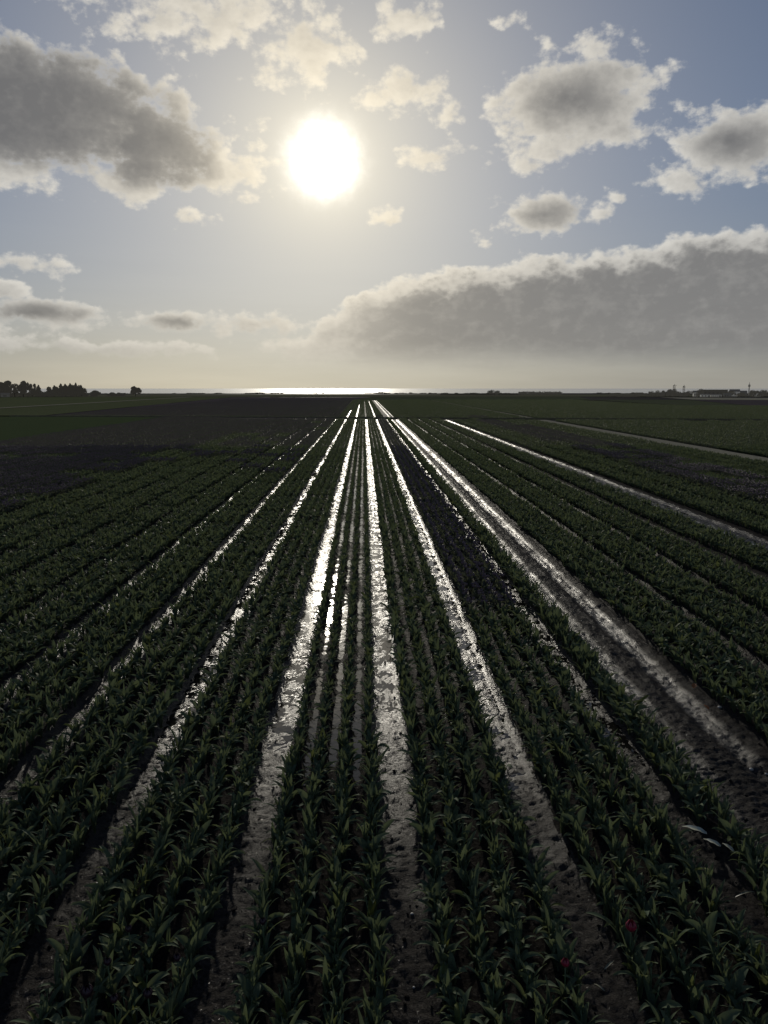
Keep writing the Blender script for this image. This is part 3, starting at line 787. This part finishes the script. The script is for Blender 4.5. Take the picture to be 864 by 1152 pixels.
def shrub_mesh(name, n, w, h, seed, mat):
    G = Geo(); crown(G, (0, 0, h * .5), (w * .5, w * .5, h * .5), n, random.Random(seed), .10 * w); return G.mesh(name, mat, False)
def tree(label, x, y, w, h, seed, kind='round', mat='tree', cat='tree', group='trees at the left edge of the fields', name='tree', n=2200):
    r = random.Random(seed); h *= .9
    root = bpy.data.objects.new(name, None); SC.collection.objects.link(root); root.location = (x, y, 0)
    root['label'] = label; root['category'] = cat
    if group: root['group'] = group
    T = Geo(); th = h * (.55 if kind == 'round' else .9)
    T.tube([(0, 0, -.2), (.05 * w * r.uniform(-.3, .3), 0, th * .5), (0, 0, th)], [h * .032, h * .022, h * .008], 7)
    if kind != 'cone':
        for k in range(6):
            a = r.uniform(0, 6.28); z = th * r.uniform(.35, .8); e = (math.cos(a) * w * .3, math.sin(a) * w * .3, z + h * r.uniform(.15, .3))
            T.tube([(0, 0, z), (e[0] * .5, e[1] * .5, z + (e[2] - z) * .4), e], [h * .012, h * .009, h * .004], 5)
    link('trunk', T.mesh('trunk', M['bark']), root)
    C = Geo()
    if kind == 'round': crown(C, (0, 0, h * .56), (w * .56, w * .56, h * .52), n, r, .044 * w)
    elif kind == 'thin': crown(C, (0, 0, h * .58), (w * .55, w * .55, h * .46), int(n * .75), r, .07 * w)
    elif kind == 'cone': crown(C, (0, 0, h * .46), (w * .62, w * .62, h * .50), n, r, .07 * w); crown(C, (0, 0, h * .62), (w * .5, w * .5, h * .42), n, r, .06 * w, 'cone')
    else: crown(C, (0, 0, h * .46), (w * .58, w * .58, h * .55), n, r, .044 * w)
    link('crown', C.mesh('crown', M[mat], False), root)
    return root

def build_trees():
    M['bark'] = plain_mat('bark', (.045, .038, .03), (.025, .02, .016), 4, .9, .012)
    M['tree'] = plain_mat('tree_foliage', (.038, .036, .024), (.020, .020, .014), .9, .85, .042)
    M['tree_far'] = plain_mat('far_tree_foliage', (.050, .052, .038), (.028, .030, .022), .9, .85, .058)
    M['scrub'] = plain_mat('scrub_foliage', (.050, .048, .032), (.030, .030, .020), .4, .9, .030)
    S = [  # label, x, y, width, height, form
        ('broad dark tree cut by the left edge of the photo', -216, 445, 9, 8.0, 'round'),
        ('tall rounded tree with ragged top, second tree from left edge', -203.5, 446, 11, 10.0, 'round'),
        ('dense round tree leaning against the tall ragged one', -199.0, 449, 8, 7.8, 'round'),
        ('slim upright tree with a forked top in the middle of the left clump', -194.5, 450, 6.0, 9.6, 'thin'),
        ('narrow tree just right of the fork-topped one', -190.2, 452, 4.5, 8.6, 'thin'),
        ('small pointed tree standing right of the narrow tree', -186.5, 452, 4.0, 7.4, 'cone'),
        ('wide low bush closing the gap before the pointed-top group', -182.5, 453, 9, 4.6, 'bush'),
        ('first tree from left in the dense pointed-top group', -181.0, 461, 5, 7.0, 'cone'),
        ('blunt-tipped tree, second in the dense pointed-top group', -178.0, 463, 5, 8.2, 'cone'),
        ('tree in the middle of the dense pointed-top group', -175.5, 463, 5, 8.0, 'cone'),
        ('tree just right of the middle of the dense pointed-top group', -172.9, 464, 5, 8.3, 'cone'),
        ('tallest pointed tree near the right end of the dense group', -170.0, 465, 4.6, 8.7, 'cone'),
        ('last tree at the right end of the dense pointed-top group', -167.2, 466, 4.2, 7.2, 'cone'),
        ('low round dark bush right of the pointed-top group', -161.8, 470, 7.5, 4.8, 'bush'),
        ('small grey bush half way between the dense group and the lone tree', -154.0, 480, 6, 2.8, 'bush'),
        ('low bush beside the small grey bush', -149.5, 484, 7, 2.0, 'bush'),
        ('lone thin tree standing apart on the left horizon', -142.5, 490, 6.0, 7.6, 'thin')]
    for i, (lab, x, y, w, h, k) in enumerate(S):
        tree(lab, x, y, w, h, 40 + i, k, name={'bush': 'bush'}.get(k, 'tree'), cat={'bush': 'bush'}.get(k, 'tree'))
    # hedge foot under the left clump
    H = Geo(); r = random.Random(5)
    for i in range(52): crown(H, (-219 + i * 1.05, 447 + .33 * i * .5, 1.6), (1.7, 1.4, 1.9 + .6 * math.sin(i * .9)), 90, r, .33)
    o = link('hedge', H.mesh('hedge', M['tree'], False), label='low dark hedge under the clump of trees at the left', cat='hedge')
    # right of centre: a bushy rise and a long clipped windbreak in front of the sea
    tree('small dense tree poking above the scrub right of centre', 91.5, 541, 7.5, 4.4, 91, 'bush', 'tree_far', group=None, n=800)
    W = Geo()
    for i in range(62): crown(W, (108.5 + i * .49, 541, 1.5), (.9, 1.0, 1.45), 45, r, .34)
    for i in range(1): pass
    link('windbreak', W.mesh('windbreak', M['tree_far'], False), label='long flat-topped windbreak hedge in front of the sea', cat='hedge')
    K = Geo()
    for i in range(60): crown(K, (54 + i * .92, 543 + r.uniform(-2, 2), .55), (1.4, 1.3, .55 + .35 * max(0, vnoise(i / 6, 0.3, 3)) + (i / 60) * .7), 36, r, .36)
    link('scrub_bank', K.mesh('scrub_bank', M['scrub'], False), label='low olive bank of scrub right of the sun glitter', cat='scrub', kind='stuff')
    # trees round the village
    V = [(147.8, 2.0, 6.0), (152.0, 1.6, 6.0), (155.1, 2.2, 5.0), (158.8, 1.9, 5.0), (162.4, 2.4, 5.0), (166.1, 2.0, 5.0), (168.7, 3.2, 3.0), (171.4, 2.6, 4.0), (174.0, 3.6, 4.5), (177.1, 3.6, 4.5), (179.8, 4.4, 4.5), (182.9, 3.6, 4.5), (185.0, 3.0, 4.0), (187.1, 2.6, 3.5), (189.2, 3.0, 3.5), (190.8, 3.2, 3.5), (214.9, 3.6, 4.0), (222.2, 2.4, 4.0), (229.6, 3.4, 4.0), (233.2, 2.8, 3.5), (236.4, 3.8, 4.0), (198.1, 4.2, 3.6)]
    desc = ['lowest far tree at the start of the village tree line', 'very low round tree, second in the village tree line', 'third tree of the village line, a small rounded bump', 'little tree between two bumps, fourth in the village line',
            'fifth tree of the village line, slightly taller', 'sixth tree of the village line, flat topped', 'upright tree left of the dense village wood', 'shorter tree right of the upright one',
            'left tree of the dense wood before the village', 'second tree of the dense wood before the village', 'highest tree of the dense wood before the village', 'right shoulder tree of the dense wood',
            'tree under the left lattice crane', 'lower tree right of the left lattice crane', 'tree beside the second crane', 'dark tree left of the white shed', 'dark tree right of the long dark hall',
            'low tree left of the tall mast', 'dark tree right of the tall mast', 'low tree near the right edge', 'last tree at the right edge of the photo',
            'round dark tree at the left end of the long dark hall']
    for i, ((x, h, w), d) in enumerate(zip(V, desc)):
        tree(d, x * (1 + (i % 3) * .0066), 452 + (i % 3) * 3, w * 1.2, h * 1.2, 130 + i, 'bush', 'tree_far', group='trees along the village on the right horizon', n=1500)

def build_village():
    M['hall'] = plain_mat('dark_cladding', (.045, .045, .045), (.030, .030, .031), 1.5, .7, .05)
    M['pale_wall'] = plain_mat('pale_wall', (.60, .60, .57), (.48, .48, .46), .8, .8, .12)
    M['mid_wall'] = plain_mat('grey_wall', (.16, .16, .155), (.12, .12, .12), .8, .8, .05)
    M['roof'] = plain_mat('grey_roof', (.11, .11, .11), (.08, .08, .08), 1.2, .6, .05)
    M['dark_glass'] = plain_mat('dark_window', (.03, .03, .035), (.02, .02, .025), 2, .2, .04)
    M['steel'] = plain_mat('grey_steel', (.14, .14, .14), (.10, .10, .10), 3, .5, .11)
    def house(label, x, y, w, d, h, roof, wall='pale_wall', name='shed', cat='shed', nwin=3, group=None):
        root = bpy.data.objects.new(name, None); SC.collection.objects.link(root); root.location = (x, y, 0); root['label'] = label; root['category'] = cat
        if group: root['group'] = group
        root.rotation_euler.z = -math.atan2(x, y) * .6
        W = Geo(); W.box((0, 0, h / 2), (w, d, h)); link('wall', W.mesh('wall', M[wall], False), root)
        Rf = Geo(); e = .25
        if roof > .3:
            V = [(-w / 2 - e, -d / 2 - e, h), (w / 2 + e, -d / 2 - e, h), (w / 2 + e, d / 2 + e, h), (-w / 2 - e, d / 2 + e, h), (-w / 2 - e, 0, h + roof), (w / 2 + e, 0, h + roof)]
            Rf.add(V, [(0, 1, 5, 4), (2, 3, 4, 5), (0, 4, 3), (1, 2, 5), (0, 3, 2, 1)], .5)
        else: Rf.box((0, 0, h + .15), (w + .5, d + .5, .3))
        link('roof', Rf.mesh('roof', M['roof' if wall != 'hall' else 'hall'], False), root)
        for i in range(nwin):
            q = Geo(); q.box((-w / 2 + w * (i + .5) / nwin, -d / 2 - .03, h * .5), (w / nwin * .45, .06, h * .4)); link('window', q.mesh('window', M['dark_glass'], False), root)
        dr = Geo(); dr.box((w * .36, -d / 2 - .05, min(1.05, h * .4)), (1.0, .10, min(2.1, h * .8))); link('door', dr.mesh('door', M['mid_wall'], False), root)
        return root
    house('long dark flat-roofed hall with pale ground floor in the village', 210.5, 462, 13.5, 9, 3.9, .2, 'hall', 'hall', 'building', 6)
    G = 'small pale sheds in front of the long hall'
    house('bright white gable-roofed shed left of the long dark hall', 198.0, 458, 3.4, 4, 2.6, 1.0)
    house('pale shed at the left foot of the long hall', 198.0, 446, 5.0, 4, 1.3, .5, group=G)
    house('wide low pale glasshouse in front of the hall middle', 203.8, 445, 5.6, 4, 1.2, .5, name='glasshouse', cat='glasshouse', nwin=6, group=G)
    house('small grey shed at the right foot of the long hall', 211.0, 446, 4.0, 4, 1.5, .6, 'mid_wall', group=G)
    house('white house with pitched roof between hall and mast', 222.9, 462, 5.2, 5, 3.0, 1.4, name='house', cat='house')
    house('grey house with pitched roof left of the tall mast', 227.6, 462, 4.6, 5, 2.4, 1.2, 'mid_wall', name='house', cat='house')
    house('pale barn right of the tall mast', 237.0, 462, 5.4, 5, 2.2, 1.0, name='barn', cat='barn')
    house('pale rounded-roof shed half hidden among trees at the left', -200.6, 441, 4.2, 3, 1.6, .9, 'mid_wall', nwin=1)
    # tall mast with a wider drum, and two lattice cranes
    def mast(label, x, y, h, drum, name, cat):
        root = bpy.data.objects.new(name, None); SC.collection.objects.link(root); root.location = (x, y, 0); root['label'] = label; root['category'] = cat
        T = Geo(); T.tube([(0, 0, 0), (0, 0, h * .55), (0, 0, h)], [.42, .32, .10], 8); link('pole', T.mesh('pole', M['steel']), root)
        D = Geo(); D.tube([(0, 0, h * drum), (0, 0, h * drum + .3), (0, 0, h * drum + 1.3), (0, 0, h * drum + 1.6)], [.3, .62, .62, .25], 10); link('antenna_drum', D.mesh('antenna_drum', M['steel']), root)
        B = Geo(); B.box((0, 0, .5), (1.6, 1.6, 1.0)); link('base', B.mesh('base', M['mid_wall'], False), root)
    mast('tall slim mast with a wider drum near its top, right horizon', 230.6, 460, 8.6, .66, 'radio_mast', 'mast')
    def crane(label, x, y, h, arm):
        root = bpy.data.objects.new('tower_crane', None); SC.collection.objects.link(root); root.location = (x, y, 0); root['label'] = label; root['category'] = 'crane'
        T = Geo(); s = .45
        for i in (-1, 1):
            for j in (-1, 1): T.tube([(i * s, j * s, 0), (i * s, j * s, h)], .09, 4)
        for k in range(int(h)):
            T.tube([(-s, -s, k), (s, -s, k + 1)], .06, 4); T.tube([(s, s, k), (-s, s, k + 1)], .06, 4); T.tube([(-s, s, k), (-s, -s, k + 1)], .06, 4); T.tube([(s, -s, k), (s, s, k + 1)], .06, 4)
        link('tower', T.mesh('tower', M['steel']), root)
        A = Geo(); A.tube([(-arm * .3, 0, h + .1), (arm, 0, h + .1)], .10, 4); A.tube([(0, 0, h), (0, 0, h + .9)], .10, 4); A.tube([(0, 0, h + .9), (arm * .9, 0, h + .2)], .04, 4); A.tube([(0, 0, h + .9), (-arm * .3, 0, h + .2)], .04, 4)
        link('jib', A.mesh('jib', M['steel']), root)
        C = Geo(); C.box((-arm * .25, 0, h - .15), (.6, .6, .5)); link('counterweight', C.mesh('counterweight', M['mid_wall'], False), root)
    crane('left lattice crane above the trees on the right horizon', 185.7, 461, 6.6, 1.4)
    crane('second lattice crane, right of the first, before the white shed', 191.6, 461, 6.2, .5)

# ---------------------------------------------------------------- bits lying about in the paths
def build_litter():
    M['pale_bright'] = plain_mat('bleached_leaf', (.62, .62, .50), (.46, .47, .36), 18, .35)  # pale two-tone base colour for the three broad leaves in the strip
    def gz(x, y): return float(ground_height(np.array([[x]]), np.array([[y]]))[0][0, 0])
    def fallen(label, x, y, L, W, az, mat, t0=1.35, t1=1.75, name='fallen_leaf', cat='leaf', z=.02, group=None):
        G = Geo(); leaf(G, 0, L, W, t0, t1, 12, 4, .4, .25, (0, 0, 0), .35, .03)
        o = link(name, G.mesh(name, M[mat]), loc=(x, y, gz(x, y) + z), label=label, cat=cat, group=group); o.rotation_euler.z = az; return o
    g1 = 'pale broad leaves lying in the thin strip at the right'
    fallen('largest pale leaf with pointed tip in the thin strip at right', 3.76, 7.70, .27, .14, 2.9, 'pale_bright', 1.25, 1.55, z=.12, group=g1)
    fallen('oval pale leaf with centre fold, middle of the three pale leaves', 3.80, 7.46, .18, .10, 2.6, 'pale_bright', 1.25, 1.6, z=.12, group=g1)
    fallen('smallest pale leaf, lowest of the three in the thin strip', 3.87, 7.32, .13, .07, 2.2, 'pale_bright', 1.2, 1.6, z=.12, group=g1)
    g2 = 'dry bent leaves in the paths'
    for lab, x, y, L, az in (('thin pale bent leaf on the path at right, above the red tulips', 3.20, 7.0, .26, .3), ('bright curled dry leaf low on the path left of the larger red tulip', 2.05, 5.85, .13, .6),
                             ('short bright dry leaf near the bottom of the path beside the red tulips', 1.98, 5.62, .10, 2.4), ('pale straight dry leaf beside the thin strip at far right', 3.62, 6.75, .22, .1),
                             ('pale dry leaf on the path beside the second right bed', 3.05, 7.7, .12, 1.9)):
        fallen(lab, x, y, L, .022, az, 'pale', 1.15, 2.0, 'dry_leaf', 'dry leaf', .03, g2)
    fallen('orange fallen petal at the right edge of the muddy track, upper one', 5.41, 11.9, .11, .09, 1., 'orange', 1.0, 1.5, 'fallen_petal', 'petal', .06, 'orange petals by the muddy track')
    fallen('orange fallen petal at the right edge of the muddy track, lower one', 5.33, 11.16, .10, .08, 2., 'orange', 1.0, 1.5, 'fallen_petal', 'petal', .05, 'orange petals by the muddy track')
    def stone(label, x, y, r, z=.0):
        rr = random.Random(int(x * 100 + y * 10)); bm = bmesh.new(); bmesh.ops.create_icosphere(bm, subdivisions=2, radius=1)
        a, b, c = rr.uniform(.8, 1.2), rr.uniform(.7, 1.1), rr.uniform(.45, .7); off = [Vector((rr.gauss(0, 1), rr.gauss(0, 1), rr.gauss(0, 1))).normalized() for _ in range(6)]
        for v in bm.verts:
            d = v.co.normalized(); k = 1 - .22 * sum(max(0, d.dot(o) - .55) for o in off); v.co = Vector((d.x * a, d.y * b, d.z * c)) * r * k
        me = bpy.data.meshes.new('stone'); bm.to_mesh(me); bm.free(); me.materials.append(M['stone']); me.attributes.new('tint', 'FLOAT', 'POINT')
        link('stone', me, loc=(x, y, gz(x, y) + r * .3 + z), label=label, cat='stone', group='small pale stones in the wet paths')
    stone('round pale stone between the rows left of the central path', -.29, 6.76, .022)
    stone('pale stone further up between the rows left of the central path', -.58, 9.5, .028)
    stone('whitish stone on the central wet path, upper of two', .44, 6.61, .018)
    stone('small white stone on the central wet path near the bottom edge', .40, 5.72, .014)
    stone('greyish white stone beside the orange petals', 5.55, 11.25, .04)
    stone('pair-like pale stone on the muddy track near the right edge', 5.10, 9.36, .035)
    stone('smaller pale stone beside the one on the muddy track', 5.24, 9.24, .025)
    stone('pale stone on the left path among shiny clods', -2.72, 7.15, .030)
    # broad living leaf flopped over on to the path, of a plant of its own
    root = bpy.data.objects.new('tulip_plant', None); SC.collection.objects.link(root); root.location = (2.27, 6.06, 0)
    root['label'] = 'tulip plant with one very broad leaf flopped over the path'; root['category'] = 'tulip'
    G = Geo(); leaf(G, math.radians(172), .50, .13, .35, 1.75, 14, 4, .15, .25, (0, 0, 0), .4, .02); link('leaf', G.mesh('leaf', M['leaf']), root, label='very broad leaf lying over the path edge')
    G = Geo(); foliage(G, random.Random(4), 'upright'); link('foliage', G.mesh('foliage', M['leaf']), root)
    # crumbs of soil, uncountable
    bm = bmesh.new(); bmesh.ops.create_icosphere(bm, subdivisions=2, radius=1); pro = []
    for k in range(5):
        b2 = bm.copy(); rr = random.Random(k); off = [Vector((rr.gauss(0, 1), rr.gauss(0, 1), rr.gauss(0, 1))).normalized() for _ in range(9)]
        for v in b2.verts:
            d = v.co.normalized(); v.co = v.co * (1 - .45 * sum(max(0, d.dot(o) - .5) for o in off) + rr.uniform(-.06, .06)); v.co.z *= .7
        me = bpy.data.meshes.new('clod'); b2.to_mesh(me); b2.free(); me.materials.append(M['clod']); pro.append(('clod', me))
    bm.free()
    n = 16000; x = rng.uniform(-6, 8.5, n); y = 4.2 * (26 / 4.2) ** rng.random(n)
    keep = np.abs(x) < .6 * y + 1.5; x = x[keep]; y = y[keep]
    z, w = ground_height(x[None, :], y[None, :]); z = z[0]; w = w[0]
    it = []
    for a, b, c, q in zip(x, y, z, w):
        s = min(.020, .0035 * math.exp(R.expovariate(1.8))) * (1.25 if q >= 0 else 1)
        it.append((a, b, c + s * .2, R.randrange(5), R.uniform(0, 6), (s, s * R.uniform(.7, 1.3), s * R.uniform(.6, 1))))
    scatter('soil_crumbs', it, pro, 'loose crumbs of dark soil scattered over paths and beds', 'soil')
def build_sun():
    L = bpy.data.lights.new('sun', 'SUN'); L.energy = 2.0; L.angle = math.radians(1.2); L.color = (1.0, .93, .80)
    o = bpy.data.objects.new('sun', L); SC.collection.objects.link(o)
    o.rotation_euler = SUN_DIR.to_track_quat('Z', 'Y').to_euler(); o.location = SUN_DIR * 200
beds(); materials(); build_camera(); build_world(); build_sun(); build_ground(); build_tulips(); build_trees(); build_far(); build_village(); build_litter()
